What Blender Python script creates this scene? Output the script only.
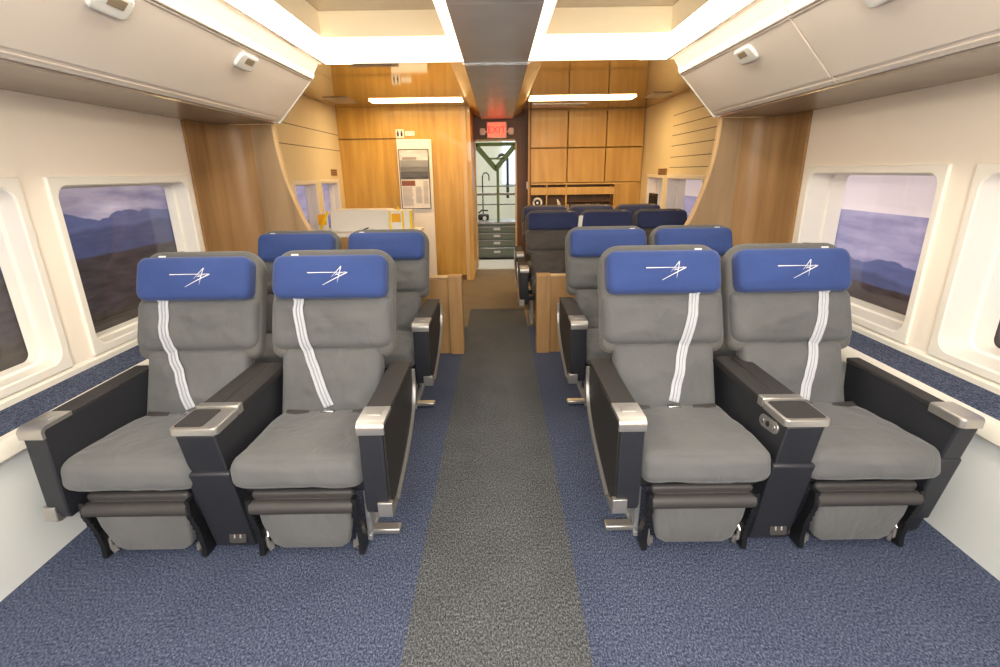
import bpy, bmesh, math, random
from mathutils import Vector, Matrix, noise
from mathutils.bvhtree import BVHTree
random.seed(7)
sc = bpy.context.scene
for o in list(bpy.data.objects): bpy.data.objects.remove(o)
COL = sc.collection
PI = math.pi

# ---------------------------------------------------------------- camera
cam = bpy.data.cameras.new('camera'); camo = bpy.data.objects.new('camera', cam); COL.objects.link(camo)
cam.sensor_width = 36; cam.sensor_fit = 'HORIZONTAL'; cam.lens = 18.0
th = math.atan(161/500); roll = -0.0145
camo.matrix_world = Matrix.Translation((0, 0, 1.5)) @ Matrix.Rotation(PI/2-th, 4, 'X') @ Matrix.Rotation(roll, 4, 'Z')
cam.clip_start = .02
sc.camera = camo

# ---------------------------------------------------------------- world, exposure
w = bpy.data.worlds.new('world'); sc.world = w; w.use_nodes = True
w.node_tree.nodes['Background'].inputs[0].default_value = (.75, .8, .9, 1)
w.node_tree.nodes['Background'].inputs[1].default_value = .35
sc.view_settings.view_transform = 'Standard'; sc.view_settings.look = 'None'
sc.view_settings.gamma = 1; sc.view_settings.use_curve_mapping = False
sc.view_settings.exposure = 0.95

COVE_E = 6.0       # bright light strips along the bins
BAND_E = 1.0       # backlit ceiling diffusers
STRIP_E = 13.0     # tubes over the rear compartment

def area(name, loc, rot, sx, sy, power, color):
    l = bpy.data.lights.new(name, 'AREA'); l.shape = 'RECTANGLE'; l.size = sx; l.size_y = sy
    l.energy = power; l.color = color
    o = bpy.data.objects.new(name, l); COL.objects.link(o); o.location = loc; o.rotation_euler = rot
    return o
area('cabin_fill_light', (0, -1.1, 2.27), (math.radians(42), 0, 0), 1.8, 1.4, 135, (1, .985, .96))  # unseen fill light added behind the camera, tilted to brighten seats and bins
area('rear_ceiling_lamp', (-1.0, 6.7, 2.34), (0, 0, 0), 1.2, .1, 20, (1, .86, .62))
area('rear_ceiling_lamp', (1.0, 6.7, 2.34), (0, 0, 0), 1.2, .1, 20, (1, .86, .62))
area('workshop_lamp', (0, 9.6, 3.3), (0, 0, 0), 2.5, 2.0, 70, (1, 1, .95))

# ---------------------------------------------------------------- materials
def srgb(r, g, b):
    f = lambda c: (c/255/12.92) if c/255 <= .04045 else ((c/255+.055)/1.055)**2.4
    return (f(r), f(g), f(b), 1)
MATS = {}
def base(name):
    m = bpy.data.materials.new(name); m.use_nodes = True
    nt = m.node_tree; b = nt.nodes['Principled BSDF']; MATS[name] = m
    return m, nt, b
def N(nt, t, **k):
    n = nt.nodes.new(t)
    for a, v in k.items(): setattr(n, a, v)
    return n
def objco(nt, scale=(1, 1, 1), rot=(0, 0, 0)):
    tc = N(nt, 'ShaderNodeTexCoord'); mp = N(nt, 'ShaderNodeMapping')
    mp.inputs['Scale'].default_value = scale; mp.inputs['Rotation'].default_value = rot
    nt.links.new(tc.outputs['Object'], mp.inputs[0]); return mp.outputs[0]
def ramp(nt, src, stops):
    r = N(nt, 'ShaderNodeValToRGB'); e = r.color_ramp.elements
    while len(e) < len(stops): e.new(.5)
    for i, (p, c) in enumerate(stops): e[i].position = p; e[i].color = c
    nt.links.new(src, r.inputs[0]); return r.outputs[0]
def plain(name, col, rough=.5, metal=0, spec=.5, vary=.05, vscale=6, bump=0, bscale=200, coat=0):
    m, nt, b = base(name)
    c = srgb(*col)
    n = N(nt, 'ShaderNodeTexNoise'); n.inputs['Scale'].default_value = vscale; n.inputs['Detail'].default_value = 3
    nt.links.new(objco(nt), n.inputs['Vector'])
    lo = tuple(max(0, x*(1-vary)) for x in c[:3])+(1,); hi = tuple(min(1, x*(1+vary)) for x in c[:3])+(1,)
    nt.links.new(ramp(nt, n.outputs[0], [(.3, lo), (.7, hi)]), b.inputs['Base Color'])
    b.inputs['Roughness'].default_value = rough; b.inputs['Metallic'].default_value = metal
    b.inputs['Specular IOR Level'].default_value = spec; b.inputs['Coat Weight'].default_value = coat
    if bump:
        n2 = N(nt, 'ShaderNodeTexNoise'); n2.inputs['Scale'].default_value = bscale
        nt.links.new(objco(nt), n2.inputs['Vector'])
        bp = N(nt, 'ShaderNodeBump'); bp.inputs['Strength'].default_value = bump; bp.inputs['Distance'].default_value = .002
        nt.links.new(n2.outputs[0], bp.inputs['Height']); nt.links.new(bp.outputs[0], b.inputs['Normal'])
    return m
def fabric(name, col, wr=.6):
    m, nt, b = base(name); c = srgb(*col)
    co = objco(nt)
    n = N(nt, 'ShaderNodeTexNoise'); n.inputs['Scale'].default_value = 5; n.inputs['Detail'].default_value = 4
    nt.links.new(co, n.inputs['Vector'])
    nt.links.new(ramp(nt, n.outputs[0], [(.3, tuple(x*.9 for x in c[:3])+(1,)), (.75, tuple(x*1.1 for x in c[:3])+(1,))]), b.inputs['Base Color'])
    b.inputs['Roughness'].default_value = .85; b.inputs['Sheen Weight'].default_value = .15
    f = N(nt, 'ShaderNodeTexNoise'); f.inputs['Scale'].default_value = 450
    nt.links.new(co, f.inputs['Vector'])
    g = N(nt, 'ShaderNodeTexNoise'); g.inputs['Scale'].default_value = 7; g.inputs['Detail'].default_value = 2; g.inputs['Distortion'].default_value = 1.2
    nt.links.new(objco(nt, (1, 1, .55), (0, .5, 0)), g.inputs['Vector'])
    b1 = N(nt, 'ShaderNodeBump'); b1.inputs['Strength'].default_value = wr; b1.inputs['Distance'].default_value = .02
    b2 = N(nt, 'ShaderNodeBump'); b2.inputs['Strength'].default_value = .25; b2.inputs['Distance'].default_value = .002
    nt.links.new(g.outputs[0], b1.inputs['Height']); nt.links.new(f.outputs[0], b2.inputs['Height'])
    nt.links.new(b1.outputs[0], b2.inputs['Normal']); nt.links.new(b2.outputs[0], b.inputs['Normal'])
    return m
def wood(name, dark, light, rough=.45, axis='z', scale=1.0, coat=0.0):
    m, nt, b = base(name)
    s = {'z': (14, 14, 1.1), 'x': (1.1, 14, 14), 'y': (14, 1.1, 14)}[axis]
    co = objco(nt, tuple(v*scale for v in s))
    n = N(nt, 'ShaderNodeTexNoise'); n.inputs['Scale'].default_value = 1.6; n.inputs['Detail'].default_value = 6; n.inputs['Distortion'].default_value = .6
    nt.links.new(co, n.inputs['Vector'])
    n2 = N(nt, 'ShaderNodeTexNoise'); n2.inputs['Scale'].default_value = 1.3; n2.inputs['Detail'].default_value = 2
    nt.links.new(objco(nt), n2.inputs['Vector'])
    mx = N(nt, 'ShaderNodeMath', operation='MULTIPLY_ADD'); mx.inputs[1].default_value = .7
    nt.links.new(n.outputs[0], mx.inputs[0])
    m2 = N(nt, 'ShaderNodeMath', operation='MULTIPLY'); m2.inputs[1].default_value = .3
    nt.links.new(n2.outputs[0], m2.inputs[0]); nt.links.new(m2.outputs[0], mx.inputs[2])
    nt.links.new(ramp(nt, mx.outputs[0], [(.32, srgb(*dark)), (.68, srgb(*light))]), b.inputs['Base Color'])
    b.inputs['Roughness'].default_value = rough; b.inputs['Coat Weight'].default_value = coat
    return m
def carpet(name, dark, light, spk):
    m, nt, b = base(name)
    n = N(nt, 'ShaderNodeTexNoise'); n.inputs['Scale'].default_value = 165; n.inputs['Detail'].default_value = 6; n.inputs['Roughness'].default_value = .95
    nt.links.new(objco(nt, (1, .55, 1)), n.inputs['Vector'])
    n3 = N(nt, 'ShaderNodeTexNoise'); n3.inputs['Scale'].default_value = 5; n3.inputs['Detail'].default_value = 4
    nt.links.new(objco(nt), n3.inputs['Vector'])
    c1 = ramp(nt, n.outputs[0], [(.40, srgb(*dark)), (.5, srgb(*light)), (.6, srgb(*spk))])
    mul = N(nt, 'ShaderNodeMixRGB', blend_type='MULTIPLY'); mul.inputs[0].default_value = 1
    nt.links.new(c1, mul.inputs[1])
    nt.links.new(ramp(nt, n3.outputs[0], [(.3, (.86, .86, .88, 1)), (.7, (1.0, 1.0, 1.0, 1))]), mul.inputs[2])
    nt.links.new(mul.outputs[0], b.inputs['Base Color'])
    b.inputs['Roughness'].default_value = 1; b.inputs['Specular IOR Level'].default_value = .1
    bp = N(nt, 'ShaderNodeBump'); bp.inputs['Strength'].default_value = .35; bp.inputs['Distance'].default_value = .002
    nt.links.new(n.outputs[0], bp.inputs['Height']); nt.links.new(bp.outputs[0], b.inputs['Normal'])
    return m
def emit(name, col, e):
    m, nt, b = base(name); c = srgb(*col)
    b.inputs['Base Color'].default_value = c; b.inputs['Emission Color'].default_value = c
    b.inputs['Emission Strength'].default_value = e; b.inputs['Roughness'].default_value = .4
    return m
def glass(name):
    m, nt, b = base(name); nt.nodes.remove(b)
    t = N(nt, 'ShaderNodeBsdfTransparent'); g = N(nt, 'ShaderNodeBsdfGlossy'); g.inputs['Roughness'].default_value = .03
    t.inputs[0].default_value = (.93, .93, .95, 1)
    lw = N(nt, 'ShaderNodeLayerWeight'); lw.inputs[0].default_value = .5
    pw = N(nt, 'ShaderNodeMath', operation='POWER'); nt.links.new(lw.outputs['Facing'], pw.inputs[0]); pw.inputs[1].default_value = 4
    fr = N(nt, 'ShaderNodeMath', operation='MULTIPLY_ADD'); nt.links.new(pw.outputs[0], fr.inputs[0]); fr.inputs[1].default_value = .5; fr.inputs[2].default_value = .03
    mx = N(nt, 'ShaderNodeMixShader'); nt.links.new(fr.outputs[0], mx.inputs[0])
    nt.links.new(t.outputs[0], mx.inputs[1]); nt.links.new(g.outputs[0], mx.inputs[2])
    nt.links.new(mx.outputs[0], nt.nodes['Material Output'].inputs[0])
    return m
def gloss(name, col, rough, refl):
    m, nt, b = base(name); nt.nodes.remove(b)
    d = N(nt, 'ShaderNodeBsdfDiffuse'); g = N(nt, 'ShaderNodeBsdfGlossy'); g.inputs['Roughness'].default_value = rough
    n = N(nt, 'ShaderNodeTexNoise'); n.inputs['Scale'].default_value = 4
    nt.links.new(objco(nt), n.inputs['Vector']); c = srgb(*col)
    nt.links.new(ramp(nt, n.outputs[0], [(.3, tuple(x*.93 for x in c[:3])+(1,)), (.7, c)]), d.inputs[0])
    g.inputs[0].default_value = (.95, .93, .9, 1)
    mx = N(nt, 'ShaderNodeMixShader'); mx.inputs[0].default_value = refl
    nt.links.new(d.outputs[0], mx.inputs[1]); nt.links.new(g.outputs[0], mx.inputs[2])
    nt.links.new(mx.outputs[0], nt.nodes['Material Output'].inputs[0])
    return m
def landscape(name, zb, r1, r2, r3, sky_lo, sky_hi, far, mid, ground, low, seed, glow=.42):
    """printed picture: clouds, two mountain ridges, dark moor. z in metres, object coords = world"""
    m, nt, b = base(name)
    tc = N(nt, 'ShaderNodeTexCoord'); sp = N(nt, 'ShaderNodeSeparateXYZ'); nt.links.new(tc.outputs['Object'], sp.inputs[0])
    def noise1(scale, detail, off, amp):
        cb = N(nt, 'ShaderNodeCombineXYZ'); nt.links.new(sp.outputs[1], cb.inputs[0]); cb.inputs[1].default_value = off+seed
        n = N(nt, 'ShaderNodeTexNoise'); n.inputs['Scale'].default_value = scale; n.inputs['Detail'].default_value = detail
        nt.links.new(cb.outputs[0], n.inputs['Vector'])
        a = N(nt, 'ShaderNodeMath', operation='MULTIPLY_ADD'); nt.links.new(n.outputs[0], a.inputs[0])
        a.inputs[1].default_value = amp; a.inputs[2].default_value = -amp*.5
        return a.outputs[0]
    def mask(ridge, h, soft=.006):
        a = N(nt, 'ShaderNodeMath', operation='ADD'); nt.links.new(ridge, a.inputs[0]); a.inputs[1].default_value = h
        s = N(nt, 'ShaderNodeMath', operation='SUBTRACT'); nt.links.new(a.outputs[0], s.inputs[0]); nt.links.new(sp.outputs[2], s.inputs[1])
        d = N(nt, 'ShaderNodeMath', operation='DIVIDE', use_clamp=True); nt.links.new(s.outputs[0], d.inputs[0]); d.inputs[1].default_value = soft
        return d.outputs[0]
    n = N(nt, 'ShaderNodeTexNoise'); n.inputs['Scale'].default_value = 3; n.inputs['Detail'].default_value = 6
    mp = N(nt, 'ShaderNodeMapping'); mp.inputs['Scale'].default_value = (1, .7, 4); mp.inputs['Location'].default_value = (seed, 0, 0)
    nt.links.new(tc.outputs['Object'], mp.inputs[0]); nt.links.new(mp.outputs[0], n.inputs['Vector'])
    cur = ramp(nt, n.outputs[0], [(.35, srgb(*sky_lo)), (.68, srgb(*sky_hi))])
    def over(cur, mk, col, vary=.25, sc_=(1, 2, 9)):
        n = N(nt, 'ShaderNodeTexNoise'); n.inputs['Scale'].default_value = 4; n.inputs['Detail'].default_value = 6
        mp = N(nt, 'ShaderNodeMapping'); mp.inputs['Scale'].default_value = sc_; nt.links.new(tc.outputs['Object'], mp.inputs[0]); nt.links.new(mp.outputs[0], n.inputs['Vector'])
        c = srgb(*col)
        cc = ramp(nt, n.outputs[0], [(.3, tuple(x*(1-vary) for x in c[:3])+(1,)), (.7, tuple(x*(1+vary) for x in c[:3])+(1,))])
        mx = N(nt, 'ShaderNodeMixRGB'); nt.links.new(mk, mx.inputs[0]); nt.links.new(cur, mx.inputs[1]); nt.links.new(cc, mx.inputs[2])
        return mx.outputs[0]
    cur = over(cur, mask(noise1(3.2, 5, 1, .17), r1), far, .12)
    cur = over(cur, mask(noise1(1.6, 4, 9, .16), r2, .02), mid, .15)
    cur = over(cur, mask(noise1(1.2, 3, 17, .08), r3, .012), ground, .35)
    cur = over(cur, mask(noise1(1.0, 3, 27, .1), zb, .08), low, .35)
    nt.links.new(cur, b.inputs['Base Color']); b.inputs['Roughness'].default_value = .5
    nt.links.new(cur, b.inputs['Emission Color']); b.inputs['Emission Strength'].default_value = glow  # added glow keeps the prints from going dark in their recesses
    b.inputs['Specular IOR Level'].default_value = .2
    return m
def stripes(name, c1, c2, axis, freq, rough=.6):
    m, nt, b = base(name)
    wv = N(nt, 'ShaderNodeTexWave', wave_type='BANDS', bands_direction=axis); wv.inputs['Scale'].default_value = freq
    nt.links.new(objco(nt), wv.inputs['Vector'])
    nt.links.new(ramp(nt, wv.outputs[0], [(.35, srgb(*c1)), (.65, srgb(*c2))]), b.inputs['Base Color'])
    b.inputs['Roughness'].default_value = rough
    return m

M_blue_carpet = carpet('blue carpet', (22, 28, 44), (62, 69, 91), (126, 134, 154))
M_grey_carpet = carpet('grey brown carpet', (29, 30, 31), (72, 74, 76), (138, 140, 141))
M_rear_carpet = carpet('rear carpet', (70, 60, 48), (120, 108, 90), (165, 150, 125))
M_cream = plain('cream wall panel', (250, 238, 221), .45, vary=.02, vscale=2)
M_lower = plain('pale lower wall', (218, 220, 216), .4, vary=.02, vscale=2)
M_rearwall = plain('rear wall panel', (236, 222, 186), .5, vary=.03, vscale=2)
M_frame = plain('window frame plastic', (238, 232, 220), .35, vary=.01)
M_bin = plain('overhead bin plastic', (238, 226, 212), .28, vary=.02, vscale=2)
M_lip = plain('ledge lip', (232, 226, 212), .3, vary=.02)
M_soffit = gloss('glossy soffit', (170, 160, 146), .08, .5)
M_centre = gloss('grey ceiling panel', (224, 222, 220), .24, .14)
M_rearceil = gloss('lacquered rear ceiling', (150, 125, 80), .07, .62)
M_traytop = gloss('tray top panel', (170, 150, 118), .12, .45)
M_brass = gloss('soffit side strip', (200, 160, 90), .2, .5)
M_cove = emit('cove light', (255, 246, 228), COVE_E)
M_band = emit('ceiling diffuser', (255, 240, 216), BAND_E)
M_trayside = emit('tray side added glow', (240, 218, 178), .15)  # emission added to lift the tray sides and rear lip, no lamp here
M_strip = emit('strip light', (255, 214, 150), STRIP_E)
M_darkline = plain('panel joint', (120, 100, 70), .7)
M_seam = plain('dark seam', (70, 62, 56), .7)
M_wallwood = wood('honey wood panel', (190, 140, 56), (222, 176, 84), .4, 'z', .6, .15)
M_cabwood = wood('cabinet veneer', (188, 140, 66), (218, 174, 96), .42, 'z', .5, .1)
M_cabedge = wood('cabinet carcass', (200, 154, 80), (226, 184, 110), .45, 'z', .7)
M_finwood = wood('bulkhead veneer', (140, 112, 80), (180, 150, 112), .4, 'z', .35, 0)
M_covewood = wood('curved bulkhead veneer', (132, 98, 62), (174, 136, 92), .35, 'z', .35)
MATS['curved bulkhead veneer'].node_tree.nodes['Principled BSDF'].inputs['Specular IOR Level'].default_value = .2
M_lowwood = wood('divider veneer', (142, 106, 64), (182, 142, 92), .45, 'z', .5)
M_edge = wood('light wood edging', (196, 160, 112), (226, 192, 142), .45, 'z', .5)
M_darkwood = wood('dark wood', (86, 58, 34), (118, 82, 50), .5, 'z', .5)
M_grey = fabric('grey seat fabric', (92, 92, 92))
M_greyd = fabric('grey shell fabric', (90, 88, 85))
M_warmgrey = fabric('brown grey seat fabric', (80, 74, 69))
M_blue = fabric('blue headrest fabric', (44, 66, 122), .2)
M_blue_shaded = fabric('shaded blue headrest fabric', (38, 48, 88), .12)  # shade of the rear compartment put into a darker headrest blue
M_arm = plain('charcoal arm plastic', (38, 39, 44), .42, vary=.06)
M_armside = plain('dark brown arm panel', (34, 32, 32), .65, vary=.06, bump=.15)
M_armtop = plain('armrest top pad', (44, 41, 41), .7, vary=.06, bump=.15)
M_silver = plain('satin silver', (178, 174, 168), .34, metal=.8, vary=.03)
M_chrome = plain('brushed metal', (176, 176, 178), .25, metal=.9, vary=.05)
M_legm = plain('galvanised leg', (150, 152, 154), .5, metal=.4, vary=.12, vscale=40)
M_black = plain('black plastic', (22, 22, 24), .4)
M_dark = plain('dark underframe', (30, 30, 33), .6)
M_roller = plain('leg rest roller', (58, 55, 54), .55)
M_white = plain('white lettering', (240, 240, 240), .5, vary=.01)
M_tag = plain('white tag', (225, 225, 222), .6, vary=.02)
M_plastic = plain('white latch plastic', (236, 234, 226), .3, vary=.01)
M_latchin = plain('latch recess', (150, 135, 110), .4)
M_belt = plain('white belt webbing', (180, 181, 186), .6, vary=.03, vscale=30)
M_beltg = plain('grey belt rib', (136, 138, 146), .6)
M_shade = emit('window shade', (240, 226, 226), .30)  # emission added to lighten shades and pale sheet inside the dark recesses
M_glass = glass('window glass')
M_boardwhite = plain('white board', (250, 240, 228), .5, vary=.01)
M_boxwhite = plain('white foam board', (236, 232, 224), .6, vary=.01)
M_yellow = plain('yellow tape', (255, 214, 20), .5, vary=.05)
M_orange = plain('orange sticker', (250, 178, 16), .5, vary=.05)
M_green = plain('olive green steel', (96, 118, 62), .45, vary=.08)
M_toolgreen = plain('grey green drawer steel', (112, 122, 112), .4, vary=.05)
M_backwall = plain('workshop wall', (206, 208, 192), .7, vary=.03)
M_skyblue = emit('bright workshop window', (190, 206, 235), 1.3)
M_red = emit('red exit lens', (255, 60, 40), 2.2)
M_redtext = emit('exit letters', (200, 10, 5), 1.2)
M_exitcase = plain('exit sign case', (225, 205, 190), .5)
M_ribs = stripes('ribbed metal threshold', (150, 148, 140), (226, 224, 214), 'X', 26, .3)
M_paper = plain('printed sheet', (246, 238, 230), .6, vary=.02)
M_ink = plain('grey print', (160, 152, 150), .7)
M_inkred = plain('brown print', (140, 84, 66), .7)
M_floorout = plain('workshop floor', (150, 146, 138), .5)
M_print_left = landscape('dusk mountains picture', .80, 1.30, 1.22, 1.08, (116, 110, 136), (184, 174, 184), (84, 89, 122), (68, 72, 100), (62, 55, 56), (62, 55, 47), 0.0)
M_print_right = landscape('lavender mountains picture', .70, .93, .86, .78, (128, 125, 160), (176, 166, 190), (90, 96, 134), (78, 82, 112), (64, 54, 54), (50, 42, 38), 3.0)
M_photo = landscape('poster picture', 1.0, 1.68, 1.60, 1.52, (185, 185, 190), (235, 235, 238), (150, 152, 156), (120, 122, 126), (96, 96, 100), (80, 80, 84), 5.0, glow=0)

# ---------------------------------------------------------------- mesh helpers
def bm_new(): return bmesh.new()
def obj(name, bm, mat, parent=None, smooth=True, bevel=0, auto=35):
    me = bpy.data.meshes.new(name)
    bmesh.ops.recalc_face_normals(bm, faces=bm.faces)
    bm.to_mesh(me); bm.free()
    mats = mat if isinstance(mat, (list, tuple)) else [mat]
    for m_ in mats: me.materials.append(m_)
    o = bpy.data.objects.new(name, me); COL.objects.link(o)
    if parent: o.parent = parent
    if smooth:
        me.shade_smooth()
        try: me.set_sharp_from_angle(angle=math.radians(auto))
        except Exception: pass
    if bevel:
        md = o.modifiers.new('bevel', 'BEVEL'); md.width = bevel; md.segments = 2; md.limit_method = 'ANGLE'; md.angle_limit = math.radians(40)
    return o
def tagit(o, label=None, cat=None, group=None, kind=None):
    if label: o['label'] = label
    if cat: o['category'] = cat
    if group: o['group'] = group
    if kind: o['kind'] = kind
    return o
def empty(name, loc=(0, 0, 0), label=None, cat=None, group=None, kind=None):
    o = bpy.data.objects.new(name, None); COL.objects.link(o); o.location = loc; o.empty_display_size = .1
    return tagit(o, label, cat, group, kind)
def box(bm, x0, x1, y0, y1, z0, z1, mi=0, M=None):
    if x0 > x1: x0, x1 = x1, x0
    if y0 > y1: y0, y1 = y1, y0
    if z0 > z1: z0, z1 = z1, z0
    vs = [bm.verts.new((x, y, z)) for x in (x0, x1) for y in (y0, y1) for z in (z0, z1)]
    if M:
        for v in vs: v.co = M @ v.co
    for f in ((0, 1, 3, 2), (4, 6, 7, 5), (0, 4, 5, 1), (2, 3, 7, 6), (0, 2, 6, 4), (1, 5, 7, 3)):
        fc = bm.faces.new([vs[i] for i in f]); fc.material_index = mi
    return vs
def B(name, x0, x1, y0, y1, z0, z1, mat, parent=None, bevel=0):
    bm = bm_new(); box(bm, x0, x1, y0, y1, z0, z1); return obj(name, bm, mat, parent, bevel=bevel)
def prism(bm, pts, a0, a1, axis='x', mi=0):
    """pts 2D in the other two axes (x: (y,z); y: (x,z); z: (x,y))"""
    def mk(p, a):
        return {'x': (a, p[0], p[1]), 'y': (p[0], a, p[1]), 'z': (p[0], p[1], a)}[axis]
    A = [bm.verts.new(mk(p, a0)) for p in pts]; Bv = [bm.verts.new(mk(p, a1)) for p in pts]
    n = len(pts)
    fs = [bm.faces.new(A), bm.faces.new(Bv[::-1])]
    for i in range(n): fs.append(bm.faces.new((A[i], A[(i+1) % n], Bv[(i+1) % n], Bv[i])))
    for f in fs: f.material_index = mi
    return fs
def tube(bm, pts, r, seg=8, closed=False, mi=0, flat=None):
    pts = [Vector(p) for p in pts]; rings = []
    n = len(pts)
    for i, p in enumerate(pts):
        if closed: t = (pts[(i+1) % n]-pts[i-1]).normalized()
        else: t = (pts[min(i+1, n-1)]-pts[max(i-1, 0)]).normalized()
        up = Vector((0, 0, 1)) if abs(t.z) < .9 else Vector((1, 0, 0))
        a = t.cross(up).normalized(); b_ = t.cross(a)
        rr = r[i] if isinstance(r, (list, tuple)) else r
        rings.append([bm.verts.new(p+(a*math.cos(q)+b_*math.sin(q))*rr) for q in [2*PI*k/seg for k in range(seg)]])
    for i in range(n if closed else n-1):
        R0, R1 = rings[i], rings[(i+1) % n]
        for k in range(seg):
            f = bm.faces.new((R0[k], R0[(k+1) % seg], R1[(k+1) % seg], R1[k])); f.material_index = mi
    if not closed:
        for R in (rings[0], rings[-1][::-1]):
            f = bm.faces.new(R); f.material_index = mi
def strip_sweep(bm, pts, wvec, t, mi=0):
    """ribbon of rectangular section: pts centre line, wvec width vector, t thickness"""
    pts = [Vector(p) for p in pts]; wv = Vector(wvec)/2; rings = []
    for i, p in enumerate(pts):
        tn = (pts[min(i+1, len(pts)-1)]-pts[max(i-1, 0)]).normalized(); nn = tn.cross(wv).normalized()*t/2
        rings.append([bm.verts.new(q) for q in (p-wv-nn, p+wv-nn, p+wv+nn, p-wv+nn)])
    for a, b_ in zip(rings, rings[1:]):
        for k in range(4): bm.faces.new((a[k], a[(k+1) % 4], b_[(k+1) % 4], b_[k])).material_index = mi
    bm.faces.new(rings[0]); bm.faces.new(rings[-1][::-1])
def rrect(w_, h_, r, n=8, cx=0, cy=0, dens=6):
    """rounded rectangle outline; r = (bl, br, tr, tl); straight sides subdivided"""
    if not isinstance(r, (tuple, list)): r = (r,)*4
    C_ = [(-w_/2+r[0], -h_/2+r[0], PI, r[0]), (w_/2-r[1], -h_/2+r[1], 1.5*PI, r[1]), (w_/2-r[2], h_/2-r[2], 0, r[2]), (-w_/2+r[3], h_/2-r[3], PI/2, r[3])]
    pts = []
    for (x, y, a, rr) in C_:
        arc = [(cx+x+rr*math.cos(a+PI/2*k/n), cy+y+rr*math.sin(a+PI/2*k/n)) for k in range(n+1)]
        if pts:
            p0, p1 = pts[-1], arc[0]
            for k in range(1, dens): pts.append((p0[0]+(p1[0]-p0[0])*k/dens, p0[1]+(p1[1]-p0[1])*k/dens))
        pts += arc
    p0, p1 = pts[-1], pts[0]
    for k in range(1, dens): pts.append((p0[0]+(p1[0]-p0[0])*k/dens, p0[1]+(p1[1]-p0[1])*k/dens))
    return pts
def slab(bm, outline, d, b, puff=0, wr=0, seed=0, rings=9, M=None, both=False, nb=4):
    """upholstered slab: outline in (x, h), back at depth 0, front at depth d (+puff). b = edge rounding"""
    cx = sum(p[0] for p in outline)/len(outline); cy = sum(p[1] for p in outline)/len(outline)
    ex = max(abs(p[0]-cx) for p in outline); ey = max(abs(p[1]-cy) for p in outline)
    def ring(ins, dep, sc_=1, pf=0):
        vs = []
        for x, y in outline:
            X = cx+(x-cx)*(1-ins/ex)*sc_; Y = cy+(y-cy)*(1-ins/ey)*sc_; D = dep+pf
            if wr and sc_ > .02: D += wr*noise.noise(Vector((X*7+seed, Y*9-seed, seed*1.7)))*(1-sc_**6) + wr*.5*noise.noise(Vector((X*17+seed, Y*21, seed)))*(1-sc_**6)
            co = Vector((X, Y, D))
            vs.append(bm.verts.new(M @ co if M else co))
        return vs
    L = []
    if both:
        for k in range(nb+1): a = PI/2*k/nb; L.append(ring(b*(1-math.sin(a)), b-b*math.cos(a)))
    else: L.append(ring(0, 0))
    for k in range(nb+1): a = PI/2*k/nb; L.append(ring(b*(1-math.cos(a)), d-b+b*math.sin(a)))
    for j in range(1, rings):
        s = 1-j/rings; L.append(ring(b, d, s, puff*(1-s**2.5)))
    for A, Bb in zip(L, L[1:]):
        n = len(A)
        for i in range(n): bm.faces.new((A[i], A[(i+1) % n], Bb[(i+1) % n], Bb[i]))
    c = sum((v.co for v in L[-1]), Vector())/len(L[-1]); cv = bm.verts.new(c)
    n = len(L[-1])
    for i in range(n): bm.faces.new((L[-1][i], L[-1][(i+1) % n], cv))
    bm.faces.new(L[0][::-1])
def rbox(bm, size, r, cuts=14, puff=(0, 0, 0), wr=0, seed=0, M=None, front_r=None):
    """rounded cushion, size (x,y,z) centred; r radius; puff outward bulge at face middles"""
    t = bmesh.new(); bmesh.ops.create_cube(t, size=2)
    bmesh.ops.subdivide_edges(t, edges=t.edges[:], cuts=cuts, use_grid_fill=True)
    sx, sy, sz = (s/2 for s in size)
    def spread(u): return math.copysign(1-(1-abs(u))**1.5, u)*1.0
    for v in t.verts:
        u = Vector(tuple(spread(c) for c in v.co))
        p = Vector((u.x*sx, u.y*sy, u.z*sz))
        rr = r
        q = Vector((max(-sx+rr, min(sx-rr, p.x)), max(-sy+rr, min(sy-rr, p.y)), max(-sz+min(rr, sz*.98), min(sz-min(rr, sz*.98), p.z))))
        dlt = p-q
        if dlt.length > 1e-9: p = q+dlt.normalized()*min(rr, max(dlt.length, rr if sum(abs(c) > 1e-9 for c in dlt) > 0 else 0))
        fx, fy, fz = 1-abs(u.x)**2.2, 1-abs(u.y)**2.2, 1-abs(u.z)**2.2
        p.z += math.copysign(puff[2]*max(0, fx)*max(0, fy), u.z)*abs(u.z)
        p.y += math.copysign(puff[1]*max(0, fx)*max(0, fz), u.y)*abs(u.y)
        p.x += math.copysign(puff[0]*max(0, fy)*max(0, fz), u.x)*abs(u.x)
        if wr: p += p.normalized()*wr*(noise.noise(p*9+Vector((seed, 0, 0)))+.5*noise.noise(p*22+Vector((0, seed, 0))))
        v.co = M @ p if M else p
    me = bpy.data.meshes.new('tmp'); t.to_mesh(me); t.free(); bm.from_mesh(me); bpy.data.meshes.remove(me)
def copy_tree(o, parent=None, skip=()):
    c = o.copy(); COL.objects.link(c)
    if parent: c.parent = parent
    for ch in list(o.children):
        if ch.name.split('.')[0] in skip: continue
        copy_tree(ch, c, skip)
    return c
def text_mesh(name, s, size, mat, M, parent=None, ext=.002):
    cu = bpy.data.curves.new('txt', 'FONT'); cu.body = s; cu.size = size; cu.extrude = ext; cu.align_x = 'CENTER'; cu.align_y = 'CENTER'
    to = bpy.data.objects.new('txt', cu); COL.objects.link(to)
    dg = bpy.context.evaluated_depsgraph_get(); me = bpy.data.meshes.new_from_object(to.evaluated_get(dg))
    bpy.data.objects.remove(to); me.transform(M); me.materials.clear(); me.materials.append(mat); me.name = name
    o = bpy.data.objects.new(name, me); COL.objects.link(o)
    if parent: o.parent = parent
    return o
def struct(o, name=None):
    o['kind'] = 'structure'
    return o

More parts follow.
